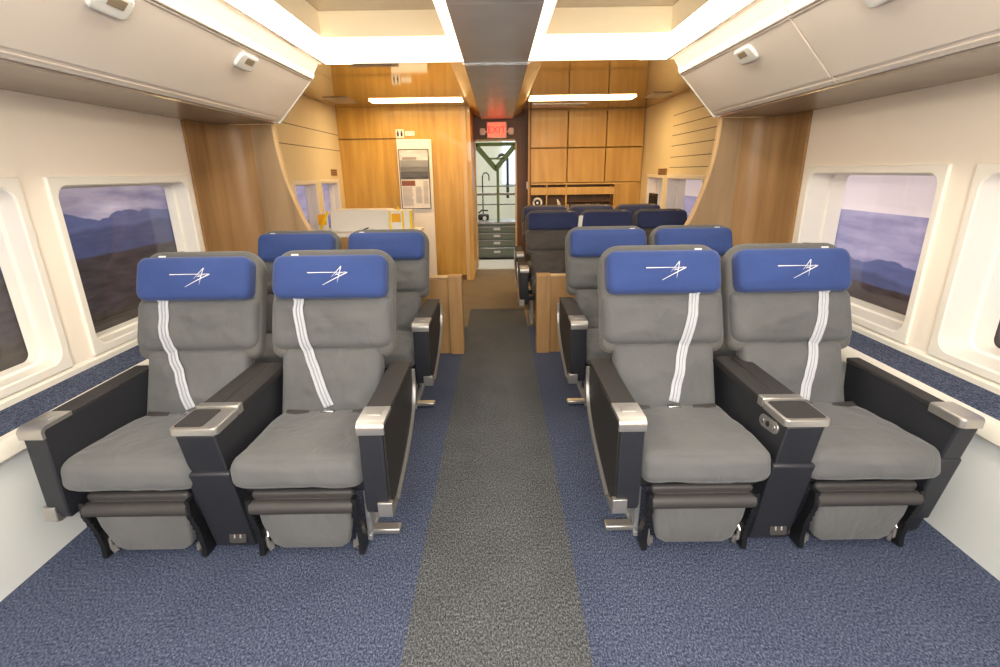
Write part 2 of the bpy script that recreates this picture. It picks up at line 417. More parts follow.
# ================================================================ SETTING
YB, YE = -2.6, 4.18        # front compartment behind the camera .. ceiling break
WX, LX = 2.16, 1.88        # window wall, lower wall
# floor : one mesh, three carpets by material index
bm = bm_new()
def quad(bm, x0, x1, y0, y1, z, mi=0):
    f = bm.faces.new([bm.verts.new(p) for p in ((x0, y0, z), (x1, y0, z), (x1, y1, z), (x0, y1, z))]); f.material_index = mi
for (x0, x1, mi) in ((-2.3, -.334, 0), (-.334, .282, 1), (.282, 2.3, 0)):
    box(bm, x0, x1, YB, 4.9 if mi == 0 else 5.6, -.05, 0, mi)
box(bm, -2.3, -.334, 4.9, 8.35, -.05, 0, 2); box(bm, -.334, .282, 5.6, 8.35, -.05, 0, 2); box(bm, .282, 2.3, 4.9, 8.35, -.05, 0, 2)
struct(obj('floor', bm, [M_blue_carpet, M_grey_carpet, M_rear_carpet], smooth=False))

WIN = [(-.04, 1.02), (1.25, 2.31), (2.54, 3.60)]      # cabin window openings (y)
RWIN_L = [(5.55, 6.19), (6.40, 7.05)]
RWIN_R = [(5.50, 6.62), (6.83, 7.50)]
Z0, Z1 = .648, 1.465
RZ0, RZ1 = .70, 1.40
def wall_side(sgn, rear, rear_end):
    """side wall at |x| = 2.16 with window holes; lower wall at 1.88 and the ledge"""
    X = sgn*WX; t = sgn*.30
    bm = bm_new()
    p = .045
    holes = [(a-p, b+p, Z0-p, Z1+p) for a, b in WIN] + [(a-.02, b+.02, RZ0-.02, RZ1+.02) for a, b in rear]
    y = YB
    for (a, b, z0, z1) in holes:
        if y < 4.15 < a: box(bm, X, X+t, y, 4.15, .45, 2.42); y = 4.15
        box(bm, X, X+t, y, a, 0 if a > 4.2 else .45, 2.42)
        box(bm, X, X+t, a, b, 0 if a > 4.2 else .45, z0); box(bm, X, X+t, a, b, z1, 2.42)
        y = b
    box(bm, X, X+t, y, rear_end, 0, 2.42)
    # lower wall
    box(bm, sgn*LX, sgn*(LX+.03), YB, 4.1, 0, .52, 1)
    # joints of the rear lining panels
    e = -sgn*.002
    def joint(y0, y1, z): box(bm, X, X+e, y0, y1, z-.004, z+.004, 2)
    if sgn < 0:
        for z in (2.01, 1.81): joint(4.95, rear_end, z)
        box(bm, X, X+e, 4.95, 4.958, .9, 2.3, 2)
    else:
        for z in (2.13, 2.01, 1.90, 1.78, 1.65, 1.53): joint(4.6, 6.6, z)
    bmesh.ops.remove_doubles(bm, verts=bm.verts, dist=1e-5)
    o = obj('wall_left' if sgn < 0 else 'wall_right', bm, [M_cream, M_lower, M_darkline], smooth=False)
    # rear part of the same wall gets its own yellowish lining material
    o.data.materials.append(M_rearwall)
    for f in o.data.polygons:
        if f.material_index == 0 and f.center.y > 4.15: f.material_index = 3
    struct(o)
wall_side(-1, RWIN_L, 8.3); wall_side(1, RWIN_R, 8.3)
# ledge carpet + lip
k = 1
for s in (-1, 1):
    bm = bm_new(); box(bm, s*(LX+.005), s*WX, YB, 3.72, .50, .56)
    struct(obj('trim_%d' % k, bm, M_blue_carpet, smooth=False)); k += 1
    bm = bm_new()
    prism(bm, [(s*(LX-.03), .545), (s*(LX-.03), .505), (s*(LX-.01), .495), (s*(LX+.02), .495), (s*(LX+.02), .572), (s*(LX-.015), .572)], YB, 3.75, 'y')
    struct(obj('trim_%d' % k, bm, M_lip)); k += 1
    bm = bm_new()   # upstand under the windows
    prism(bm, [(s*WX, .555), (s*(WX-.02), .555), (s*(WX-.02), .585), (s*WX, .60)], YB, 3.72, 'y')
    struct(obj('trim_%d' % k, bm, M_lip)); k += 1

# windows
def window(n, sgn, a, b, z0, z1, depth, printmat, label, shade=None, raised=True, rr=.07):
    """rounded opening with raised surround, jamb, inner ledge frame, pane, picture behind"""
    root = empty('window_%d' % n, (sgn*WX, (a+b)/2, z0), kind='structure')
    cy, cz, hw, hh = (a+b)/2, (z0+z1)/2, (b-a)/2, (z1-z0)/2
    def outline(w_, h_, r): return rrect(w_, h_, r, 8, cy, cz, 3)
    def ringset(bm, specs, mi=0):
        Ls = [[bm.verts.new((x, p[0], p[1])) for p in outline(w_, h_, r)] for (w_, h_, r, x) in specs]
        for A, C in zip(Ls, Ls[1:]):
            m_ = len(A)
            for i in range(m_): bm.faces.new((A[i], A[(i+1) % m_], C[(i+1) % m_], C[i])).material_index = mi
    bm = bm_new(); pp = .045; X = sgn*WX; I_ = -sgn
    lift = .016 if raised else .008
    ringset(bm, [(2*(hw+pp), 2*(hh+pp), .006, X+sgn*.02), (2*(hw+pp), 2*(hh+pp), .006, X+I_*(lift-.004)), (2*(hw+pp)-.008, 2*(hh+pp)-.008, .006, X+I_*lift),
                 (2*hw+.012, 2*hh+.012, rr, X+I_*lift), (2*hw, 2*hh, rr, X+I_*(lift-.006)), (2*hw, 2*hh, rr, X+sgn*depth*.55),
                 (2*hw-.03, 2*hh-.02, rr*.8, X+sgn*depth*.60), (2*hw-.04, 2*hh-.03, rr*.6, X+sgn*depth), (2*hw+.3, 2*hh+.02, rr*.6, X+sgn*depth)])
    f = obj('window_frame', bm, M_frame); f.parent = root; f.matrix_parent_inverse = Matrix.Translation(-Vector(root.location))
    g = B('window_pane', X+sgn*(depth+.002), X+sgn*(depth+.007), a-.01, b+.01, z0-.01, z1+.01, M_glass, None)
    g.parent = root; g.matrix_parent_inverse = f.matrix_parent_inverse
    if shade:
        s_ = B('window_shade', X+sgn*(depth+.008), X+sgn*(depth+.011), a, b, shade, z1, M_shade); s_.parent = root; s_.matrix_parent_inverse = f.matrix_parent_inverse
    pm = .02 if raised else -.004
    pr = B('landscape_print', X+sgn*(depth+.012), X+sgn*(depth+.02), a-pm, b+pm, z0-pm, z1+pm, printmat)
    tagit(pr, label, 'picture')
n = 1
pl = ['printed dusk mountain landscape in left window behind the camera edge',
      'dark dusk landscape print in the leftmost window, cut by photo edge',
      'printed dusk mountains behind the left window beside the front seat pair',
      'lavender landscape print in the right window nearest the camera, out of view',
      'dark lower landscape print in the rightmost window, cut by photo edge',
      'lavender mountain landscape print under a pale shade, right window beside front seats']
for i, (a, b) in enumerate(WIN[1:], 1):
    window(n, -1, a, b, Z0, Z1, .13, M_print_left, pl[i]); n += 1
for i, (a, b) in enumerate(WIN[1:], 1):
    window(n, 1, a, b, Z0, Z1, .235, M_print_right, pl[i+3], shade=1.225); n += 1
for s, dd, mt in ((-1, .13, M_print_left), (1, .235, M_print_right)):
    a, b = WIN[0]
    X = s*WX
    root_n = n
    window(n, s, a, b, Z0, Z1, dd, mt, pl[0] if s < 0 else pl[3]); n += 1
M_rp = landscape('pale lavender picture', .6, .98, .92, .86, (140, 138, 180), (176, 170, 204), (120, 124, 170), (104, 108, 156), (90, 90, 130), (80, 78, 110), 8.0)
window(n, -1, *RWIN_L[0], RZ0, RZ1, .12, M_rp, 'pale blue landscape print in the rear left window nearest the wood bulkhead', raised=False, rr=.03); n += 1
window(n, -1, *RWIN_L[1], RZ0, RZ1, .12, M_rp, 'narrow pale blue print in the rear left window beside the honey wood wall', raised=False, rr=.03); n += 1
window(n, 1, *RWIN_R[0], RZ0, RZ1, .22, M_rp, 'lavender print below a cream shade in the rear right window by the curved bulkhead', shade=1.19, raised=False, rr=.03); n += 1
window(n, 1, *RWIN_R[1], RZ0, RZ1, .22, M_shade, 'plain pale sheet in the rear right window nearest the cabinet', raised=False, rr=.03); n += 1

# back wall behind the camera
struct(B('wall_back', -2.3, 2.3, YB-.1, YB, -.05, 2.45, M_cream))

# overhead bins ------------------------------------------------------------
def bin_unit(sgn, y0, y1, latches, label, endcap):
    cy = (y0+y1)/2
    root = empty('overhead_bin', (0, 0, 0), label, 'overhead bin', 'overhead bins along the cabin walls')
    bm = bm_new()
    prof = [(2.155, 1.89), (1.655, 1.89), (1.645, 1.886), (1.638, 1.893), (1.36, 2.188), (1.352, 2.20), (1.352, 2.215), (1.30, 2.288), (2.155, 2.288)]
    prism(bm, [(sgn*x, z) for x, z in prof], y0, y1, 'y')
    obj('bin_body', bm, M_bin, root)
    # door face slightly proud, with a seam round it
    ux, uz = (1.36-1.638), (2.188-1.893); L = math.hypot(ux, uz); ux /= L; uz /= L; nx, nz = -uz, -abs(ux)
    def pt(s, d): return (sgn*(1.638+ux*s+nx*d), 1.893+uz*s+nz*d)
    bm = bm_new(); prism(bm, [pt(.035, -.002), pt(L-.03, -.002), pt(L-.03, .006), pt(.035, .006)], y0+.002, y1-.002, 'y')
    d = obj('bin_door', bm, M_bin, root, bevel=.0012)
    # mouldings
    bm = bm_new()
    for s, dd in ((L-.022, .010), (L-.006, .014), (.012, .0035)):
        prism(bm, [pt(s-.005, -.002), pt(s-.005, dd), pt(s+.005, dd), pt(s+.005, -.002)], y0, y1, 'y')
    obj('moulding', bm, M_bin, root, bevel=.002)
    if endcap:
        bm = bm_new(); P2 = [(1.70, 1.884), (1.64, 1.876), (1.35, 2.184), (1.343, 2.20), (1.343, 2.22), (1.30, 2.287), (1.36, 2.287), (1.37, 2.21), (1.65, 1.91), (1.70, 1.90)]
        prism(bm, [(sgn*x, z) for x, z in P2], y1-.006, y1+.008, 'y')
        obj('end_trim', bm, M_plastic, root)
    for ly in latches:
        Mx = Matrix(((0, sgn*ux, sgn*nx, sgn*(1.638+ux*(L*.775)+nx*.006)), (1, 0, 0, ly), (0, uz, nz, 1.893+uz*(L*.775)+nz*.006), (0, 0, 0, 1)))
        bm = bm_new(); slab(bm, rrect(.20, .092, .028, 6, dens=2), .016, .008, M=Mx, rings=3)
        lt = obj('latch', bm, M_plastic, d)
        bm = bm_new(); slab(bm, rrect(.09, .036, .004, 3, cx=.012, cy=.012, dens=2), .0175, .001, M=Mx, rings=2)
        obj('latch_recess', bm, M_latchin, d)
    return root
bin_unit(-1, YB, 4.10, (3.17, 2.13), 'long cream overhead bin with two white latches above the left windows', True)
bin_unit(1, 2.665, 4.10, (3.17,), 'cream overhead bin at the right ending over the wood bulkhead', True)
bin_unit(1, .9, 2.655, (2.11,), 'cream overhead bin at the right nearest the camera, cut by photo top', False)
bin_unit(1, YB, .89, (), 'cream overhead bin at the right behind the camera', False)
# glossy soffits under the bins
for s in (-1, 1):
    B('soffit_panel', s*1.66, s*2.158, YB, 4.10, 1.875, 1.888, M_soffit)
    bpy.context.scene.objects  # keep order
for i, o in enumerate([o for o in COL.objects if o.name.startswith('soffit_panel')]):
    o.name = 'trim_%d' % (20+i); struct(o)

# front ceiling ------------------------------------------------------------
CZ = 2.29
bm = bm_new()
for y0, y1 in ((YB, 0.0), (0.006, 2.785), (2.793, 4.16)): box(bm, -.236, .236, y0, y1, CZ-.012, CZ+.02)
for y0, y1 in ((4.20, 5.9), (5.906, 8.22)): box(bm, -.236, .236, y0, y1, CZ-.02, CZ+.05)
struct(obj('ceiling', bm, M_centre, smooth=False))
B('ceiling_panel_batten', -.236, .236, 4.16, 4.20, CZ-.018, CZ+.05, M_chrome).name = 'trim_30'; struct(bpy.data.objects['trim_30'])
struct(B('ceiling_roof', -2.4, 2.4, YB-.1, 8.4, 2.47, 2.5, M_cream))
bpy.data.objects['ceiling_roof'].name = 'ceiling_upper'
# ceiling trays: backlit frames around glossy recessed panels
def tray(sgn, y0, y1, yo1, label):
    root = empty('ceiling_light_tray', (0, 0, 0), label, 'ceiling light', 'backlit ceiling trays')
    xi, xo = .30, 1.07
    bm = bm_new()
    box(bm, sgn*.240, sgn*xi, y0-.35, yo1, CZ, CZ+.01); box(bm, sgn*xi, sgn*xo, y1, yo1, CZ, CZ+.01); box(bm, sgn*xi, sgn*xo, y0-.35, y0, CZ, CZ+.01)
    obj('diffuser', bm, M_band, root, smooth=False)
    bm = bm_new(); box(bm, sgn*xo, sgn*1.268, y0-.35, yo1, CZ-.002, CZ+.012)
    obj('cove_light', bm, M_cove, root, smooth=False)
    bm = bm_new(); box(bm, sgn*1.268, sgn*1.298, y0-.35, yo1, CZ, CZ+.012)
    obj('cove_housing', bm, M_cream, root, smooth=False)
    bm = bm_new()
    for (a, b, c, d) in ((xi-.008, xi, y0, y1), (xo, xo+.008, y0, y1), (xi-.008, xo+.008, y0-.008, y0), (xi-.008, xo+.008, y1, y1+.008)):
        box(bm, sgn*a, sgn*b, c, d, CZ+.011, CZ+.15)
    obj('tray_side', bm, M_trayside, root, smooth=False)
    B('tray_panel', sgn*(xi-.01), sgn*(xo+.01), y0-.01, y1+.01, CZ+.15, CZ+.16, M_traytop, root)
tray(-1, .35, 3.47, YE, 'bright backlit ceiling tray above the left seats')
tray(1, .35, 3.47, YE, 'bright backlit ceiling tray above the right seats')
tray(-1, -2.25, -.01, -.005, 'backlit ceiling tray on the left behind the camera')
tray(1, -2.25, -.01, -.005, 'backlit ceiling tray on the right behind the camera')

# rear ceiling -------------------------------------------------------------
RC = 2.35
for i, s in enumerate((-1, 1)):
    bm = bm_new(); box(bm, s*.37, s*2.2, YE+.01, 8.3, RC, RC+.03)
    struct(obj('trim_%d' % (40+i), bm, M_rearceil, smooth=False))
    bm = bm_new(); prism(bm, [(s*.238, CZ-.018), (s*.372, RC-.001), (s*.372, RC+.04), (s*.238, RC+.02)], YE+.03, 8.22, 'y')
    struct(obj('trim_%d' % (42+i), bm, M_brass, smooth=False))
    bm = bm_new(); box(bm, s*.24, s*2.2, YE+.001, YE+.01, CZ, RC+.05)
    struct(obj('trim_%d' % (44+i), bm, M_trayside, smooth=False))
def strip_light(x0, x1, y0, y1, label):
    r_ = empty('strip_light', ((x0+x1)/2, (y0+y1)/2, RC), label, 'ceiling light', 'strip lights over the rear compartment')
    r_.location = (0, 0, 0)
    B('light_housing', x0-.012, x1+.012, y0-.012, y1+.012, RC-.006, RC+.001, M_silver, r_)
    B('light_tube', x0, x1, y0, y1, RC-.012, RC-.004, M_strip, r_)
strip_light(-1.53, -.42, 6.55, 6.78, 'glowing strip light in rear ceiling before the honey wood wall')
strip_light(.40, 1.66, 6.50, 6.78, 'glowing strip light in rear ceiling before the wooden cabinets')
def vent(x0, x1, y0, y1, label):
    r_ = empty('ceiling_vent', (0, 0, 0), label, 'vent')
    B('vent_frame', x0, x1, y0, y1, RC-.008, RC+.001, M_silver, r_, bevel=.002)
    bm = bm_new()
    for i in range(4):
        yy = y0+(y1-y0)*(i+.5)/4; box(bm, x0+.02, x1-.02, yy-.012, yy+.012, RC-.011, RC-.007)
    obj('slat', bm, M_exitcase, r_, smooth=False)
vent(.47, 1.20, 7.15, 7.45, 'long pale ceiling vent between strip light and cabinets')
vent(1.80, 2.02, 6.3, 6.7, 'small ceiling vent at the right end of the strip light')
vent(-2.0, -1.72, 6.3, 6.8, 'small pale ceiling vent left of the strip light')
vent(-1.2, -.80, 4.35, 4.60, 'pale ceiling grille just behind the bright tray band')

# rear left wooden wall -------------------------------------------------------
bm = bm_new()
box(bm, -2.2, -.47, 7.30, 7.40, 0, RC); box(bm, -.42, -.36, 7.26, 8.2, 0, RC)
wl = struct(obj('wall_rear_left', bm, M_wallwood, smooth=False))
bm = bm_new(); box(bm, -.475, -.415, 7.24, 7.42, 0, RC)
struct(obj('trim_50', bm, M_edge, bevel=.004))
struct(B('trim_51', -2.2, -1.38, 7.285, 7.30, 1.955, 1.965, M_darkwood))
struct(B('baseboard_rear', -2.15, -.475, 7.28, 7.30, 0, .07, M_darkwood))
# door wall and dark jamb panels
bm = bm_new()
box(bm, -.45, -.36, 8.2, 8.28, 0, RC+.02); box(bm, .30, .50, 8.2, 8.28, 0, RC+.02); box(bm, -.36, .30, 8.2, 8.28, 1.985, RC+.02)
box(bm, .48, .50, 7.84, 8.2, 0, RC); box(bm, -.45, 2.2, 8.28, 8.32, 2.3, 2.5)
struct(obj('wall_rear', bm, M_darkwood, smooth=False))
# doorway frame
bm = bm_new(); box(bm, -.36, -.335, 8.185, 8.29, 0, 1.985); box(bm, .275, .30, 8.185, 8.29, 0, 1.985); box(bm, -.36, .30, 8.185, 8.29, 1.96, 1.985)
struct(obj('door_1', bm, M_edge, smooth=False))
struct(B('trim_52', -.36, .30, 8.05, 8.95, -.02, .012, M_ribs))

# room beyond the doorway ------------------------------------------------------
bm = bm_new(); box(bm, -3, 3, 12, 12.1, -.1, 3.4); box(bm, -3, -2.95, 8.4, 12, -.1, 3.4); box(bm, 2.95, 3, 8.4, 12, -.1, 3.4)
struct(obj('wall_workshop', bm, M_backwall, smooth=False))
struct(B('floor_workshop', -3, 3, 8.3, 12, -.1, -.03, M_floorout)); struct(B('ceiling_workshop', -3, 3, 8.4, 12, 3.4, 3.45, M_backwall))
struct(B('window_20', .12, .95, 11.94, 11.99, 1.25, 2.3, M_skyblue))
r_ = empty('tool_cabinet', (-.06, 9.3, 0), 'grey green steel drawer cabinet seen through the rear doorway', 'cabinet'); r_.location = (0, 0, 0)
B('cabinet_body', -.42, .34, 9.22, 9.75, 0, .62, M_toolgreen, r_, bevel=.006)
for i, (z0, z1) in enumerate(((.03, .20), (.215, .335), (.35, .46), (.475, .58))):
    d = B('drawer', -.40, .32, 9.195, 9.225, z0, z1, M_toolgreen, r_, bevel=.004)
    B('drawer_handle', -.40, .32, 9.18, 9.20, z1-.022, z1-.008, M_chrome, d)
    B('label_holder', -.09, .03, 9.188, 9.20, (z0+z1)/2-.02, (z0+z1)/2+.02, M_tag, d)
B('cabinet_top', -.44, .36, 9.17, 9.77, .62, .66, M_chrome, r_, bevel=.004)
r_ = empty('railing_frame', (0, 0, 0), 'silver tube railing frame above the drawer cabinet in the doorway', 'railing')
for z, y, nm in ((1.14, 9.1, 'top_rail'), (.94, 9.5, 'middle_rail'), (1.26, 9.6, 'back_rail')):
    bm = bm_new(); tube(bm, [(-.55, y, z), (.38, y, z)], .022 if z == 1.14 else .012); obj(nm, bm, M_chrome, r_)
for x, y in ((.38, 9.1), (.38, 9.6), (-.55, 9.1), (-.55, 9.6)):
    bm = bm_new(); tube(bm, [(x, y, .0), (x, y, 1.27)], .018); obj('post', bm, M_chrome, r_)
bm = bm_new(); tube(bm, [(-.28, 9.55, .66), (-.28, 9.55, 1.42)]+[(-.28+.06*(1-math.cos(a)), 9.55, 1.42+.08*math.sin(a)) for a in [PI*k/8 for k in range(9)]]+[(-.16, 9.55, 1.36)], .011)
tagit(obj('hook_pipe', bm, M_dark), 'thin curved grey pipe standing behind the railing in the doorway', 'pipe')
bm = bm_new(); tube(bm, [(.20, 10.6, 1.0), (.20, 10.6, 1.75)]+[(.20-.10*(1-math.cos(a)), 10.6, 1.75+.09*math.sin(a)) for a in [PI*k/8 for k in range(9)]], .028)
tagit(obj('hoist_arm', bm, M_dark), 'dark curved hoist arm against the bright window beyond the doorway', 'hoist')
r_ = empty('black_machine', (0, 0, 0), 'small black machine standing on the drawer cabinet', 'machine')
bm = bm_new(); rbox(bm, (.20, .16, .11), .03, 6, M=Matrix.Translation((-.27, 9.4, .725))); obj('machine_body', bm, M_black, r_)
bm = bm_new(); tube(bm, [(-.36, 9.34, .80), (-.30, 9.36, .85), (-.19, 9.38, .84)], .014); obj('machine_handle', bm, M_black, r_)
bm = bm_new(); tube(bm, [(-.25, 9.31, .71), (-.25, 9.34, .71)], .035, 14); obj('machine_dial', bm, M_tag, r_)
# green inverted triangular stand
r_ = empty('green_stand', (0, 0, 0), 'olive green triangular steel stand on a pole in the doorway', 'stand')
yy = 9.0
bm = bm_new(); box(bm, -.022, .022, yy-.02, yy+.02, 0.66, 1.62); obj('pole', bm, M_green, r_, bevel=.004)
TL, TR, AP = Vector((-.38, yy, 1.955)), Vector((.32, yy, 1.955)), Vector((-.03, yy, 1.56))
for nm, p, q, off, wd in (('beam', TL, AP, 0, .085), ('beam', TR, AP, 0, .085), ('beam', TL+Vector((0, .35, 0)), AP+Vector((0, .1, 0)), 0, .07), ('beam', TR+Vector((0, .35, 0)), AP+Vector((0, .1, 0)), 0, .07), ('cross_beam', TL, TR, 0, .06), ('cross_beam', TL*.42+AP*.58, TR*.42+AP*.58, 0, .03)):
    d = (q-p); L_ = d.length; ang = math.atan2(d.z, d.x)
    Mx = Matrix.Translation((p+q)/2) @ Matrix.Rotation(-ang, 4, 'Y')
    bm = bm_new(); box(bm, -L_/2, L_/2, -.03, .03, -wd/2, wd/2, M=Mx); obj(nm, bm, M_green, r_, bevel=.005)
for v in (TL, TR):
    bm = bm_new(); box(bm, v.x-.02, v.x+.02, yy, yy+.35, v.z-.02, v.z+.02); obj('side_beam', bm, M_green, r_)

# exit sign
r_ = empty('exit_sign', (0, 0, 0), 'glowing red exit sign above the rear doorway', 'sign')
B('sign_case', -.155, .145, 8.10, 8.17, 1.995, 2.225, M_exitcase, r_, bevel=.008)
B('red_lens', -.130, .120, 8.088, 8.102, 2.02, 2.20, M_red, r_)
text_mesh('lettering', 'EXIT', .135, M_redtext, Matrix.Translation((-.005, 8.084, 2.108)) @ Matrix.Rotation(PI/2, 4, 'X'), r_)
B('mounting', -.05, .04, 8.17, 8.21, 2.05, 2.15, M_exitcase, r_)
for sx in (-1, 1):
    bm = bm_new(); x = -.005+sx*.215
    rbox(bm, (.085, .08, .10), .025, 6, M=Matrix.Translation((x, 8.12, 2.09))); e_ = obj('emergency_lamp', bm, M_plastic, r_)
    bm = bm_new(); tube(bm, [(x, 8.07, 2.09), (x, 8.085, 2.09)], .034, 14); obj('lamp_lens', bm, M_exitcase, e_)
    bm = bm_new(); tube(bm, [(x-sx*.07, 8.14, 2.09), (x, 8.14, 2.09)], .012); obj('lamp_arm', bm, M_plastic, e_)
tagit(B('light_switch', .44, .475, 8.0, 8.06, 1.25, 1.36, M_plastic, None, bevel=.004), 'small white switch on the dark wood beside the cabinets', 'switch')

# cabinet wall at the right rear --------------------------------------------------
r_ = empty('wall_cabinet', (0, 0, 0), 'tall honey wood cabinet with six doors and open niches at the rear right', 'cabinet')
CY = 7.86; cx0, cx1 = .47, 2.15
xs = [.475, 1.035, 1.60, 2.145]
bm = bm_new()
box(bm, cx0, cx1, CY+.30, CY+.33, 0, RC)
box(bm, cx0, cx1, CY+.01, CY+.30, RC-.02, RC-.001)
for z in (1.325, .93): box(bm, cx0, cx1, CY, CY+.30, z-.012, z+.012)
for x in (cx0, cx1-.02): box(bm, x, x+.02, CY, CY+.30, 0, RC-.002)
box(bm, cx0-.012, cx0, CY-.012, CY+.05, 0, RC-.002)
box(bm, xs[1]-.01, xs[1]+.01, CY+.01, CY+.30, .92, 1.33)
box(bm, .73, .75, CY+.01, CY+.30, .92, 1.33); box(bm, 1.76, 1.78, CY+.01, CY+.30, .92, 1.33)
obj('carcass', bm, M_cabedge, r_, smooth=False)
for i in range(3):
    for (z0, z1) in ((1.84, 2.33), (1.345, 1.825)):
        B('cabinet_door', xs[i]+.008, xs[i+1]-.008, CY-.018, CY, z0, z1, M_cabwood, r_, bevel=.003)
B('cabinet_door', 1.78, 2.135, CY-.012, CY+.004, .94, 1.31, M_cabwood, r_, bevel=.003)
for a, b in ((.495, .73), (.75, 1.03), (1.045, 1.76)):
    B('drawer_front', a, b, CY-.006, CY+.012, 1.165, 1.275, M_cabedge, r_, bevel=.003)
B('lower_panel', cx0, cx1, CY, CY+.02, 0, .915, M_cabwood, r_)
bm = bm_new()
for a, b in ((.495, .73), (.75, 1.03), (1.045, 1.76)): box(bm, a, b, CY+.27, CY+.295, .945, 1.31)
obj('niche_back', bm, M_darkwood, r_, smooth=False)
bm = bm_new(); box(bm, 1.05, 1.755, CY+.03, CY+.25, 1.055, 1.07); obj('shelf', bm, M_darkwood, r_)
# books in the long niche
xb = 1.06
for i in range(14):
    wd = .028+.016*random.random()
    if xb+wd > 1.73: break
    h = .07+.02*random.random()
    bk = B('book', xb, xb+wd-.004, CY+.06, CY+.2, .943, .943+h, random.choice([M_darkwood, M_lowwood, M_ink]))
    tagit(bk, 'small dim brown book spine in the long low niche of the cabinet', 'book', 'books in the long niche of the cabinet'); xb += wd+.004
r_ = empty('round_dial', (0, 0, 0), 'round white and black dial standing in the left cabinet niche', 'clock')
bm = bm_new(); tube(bm, [(.60+.062*math.cos(a), CY+.02, 1.05+.062*math.sin(a)) for a in [2*PI*k/20 for k in range(20)]], .016, 8, True); obj('rim', bm, M_plastic, r_)
bm = bm_new(); tube(bm, [(.60, CY+.02, 1.05), (.60, CY+.045, 1.05)], .055, 20); obj('face', bm, M_black, r_)
bm = bm_new(); tube(bm, [(.60, CY+.012, 1.05), (.60, CY+.02, 1.05)], .018, 12); obj('hub', bm, M_plastic, r_)
B('stand', .56, .64, CY+.02, CY+.06, .943, .99, M_black, r_, bevel=.004)
bm = bm_new(); tube(bm, [(.94, CY+.05, .943), (.93, CY+.05, 1.04), (.905, CY+.05, 1.10)], [.03, .024, .008], 10)
tagit(obj('white_figurine', bm, M_plastic), 'small white pointed ornament in the second cabinet niche', 'ornament')

# small things on the rear walls
r_ = empty('wall_monitor', (0, 0, 0), 'small black screen in the rear right window recess', 'screen')
B('screen_case', 2.12, 2.15, 6.95, 7.28, .88, 1.20, M_black, r_, bevel=.006); B('screen', 2.114, 2.121, 6.98, 7.25, .91, 1.17, M_dark, r_)
def grille(X, y0, y1, z0, z1, label):
    r_ = empty('wall_grille', (0, 0, 0), label, 'vent'); s = 1 if X > 0 else -1
    B('grille_plate', X-s*.008, X, y0, y1, z0, z1, M_lowwood, r_)
    for j in range(3):
        c = z0+(z1-z0)*(j+.25)/3
        B('slot', X-s*.011, X-s*.007, y0+.02, y1-.02, c, c+(z1-z0)*.14, M_darkwood, r_)
grille(-2.16, 6.82, 7.05, 1.49, 1.57, 'small brown vent grille on the rear left wall above the window')
grille(2.16, 6.70, 7.04, 1.44, 1.52, 'small brown vent grille on the rear right wall above the windows')

# poster panel and sign on honey wall
r_ = empty('white_display_panel', (0, 0, 0), 'tall white display panel standing against the honey wood wall', 'panel')
bm = bm_new(); prism(bm, [(-1.365, .08), (-.905, .08), (-.895, 1.94), (-1.365, 1.95)], 7.23, 7.26, 'y'); obj('board', bm, M_boardwhite, r_, bevel=.006)
B('panel_foot', -1.365, -.905, 7.20, 7.284, 0, .08, M_darkwood, r_)
r_ = empty('poster', (0, 0, 0), 'framed poster with grey aircraft photo and text on the white panel', 'poster')
B('poster_sheet', -1.335, -.945, 7.215, 7.229, 1.04, 1.81, M_paper, r_)
B('photo_area', -1.33, -.95, 7.208, 7.216, 1.43, 1.805, M_photo, r_)
bm = bm_new()   # fuselage in the photo
slab(bm, rrect(.20, .035, .017, 5, -1.20, 1.70, 2), .003, .001, M=Matrix(((1, 0, 0, 0), (0, 0, -1, 7.208), (0, 1, 0, 0), (0, 0, 0, 1))), rings=2)
obj('printed_aircraft', bm, M_ink, r_)
B('colour_photo', -1.325, -1.14, 7.209, 7.216, 1.34, 1.41, M_inkred, r_)
bm = bm_new()
for i in range(17):
    z = 1.32-.015*i; box(bm, -1.32, -1.32+.15*(.8+.2*random.random()), 7.212, 7.216, z, z+.006)
    if i < 15: box(bm, -1.14, -1.14+.09*(.8+.2*random.random()), 7.212, 7.216, z, z+.006)
for i in range(20):
    z = 1.39-.015*i; box(bm, -1.03, -1.03+.07*(.8+.2*random.random()), 7.212, 7.216, z, z+.006)
obj('text_lines', bm, M_ink, r_, smooth=False)
bm = bm_new()
for a in ((-1.343, -1.335, 1.032, 1.818), (-.945, -.937, 1.032, 1.818), (-1.343, -.937, 1.81, 1.818), (-1.343, -.937, 1.032, 1.04)): box(bm, a[0], a[1], 7.205, 7.228, a[2], a[3])
obj('poster_frame', bm, M_dark, r_, smooth=False)
r_ = empty('restroom_sign', (0, 0, 0), 'small white pictogram sign with two figures on the honey wood wall', 'sign')
B('sign_plate', -1.375, -1.265, 7.285, 7.297, 1.965, 2.075, M_plastic, r_)
B('sign_caption', -1.25, -1.12, 7.285, 7.297, 1.99, 2.05, M_plastic, r_)
bm = bm_new()
for x in (-1.345, -1.295):
    tube(bm, [(x, 7.281, 2.05), (x, 7.286, 2.05)], .009, 10); box(bm, x-.012, x+.012, 7.281, 7.286, 1.985, 2.038)
obj('pictogram', bm, M_dark, r_, smooth=False)

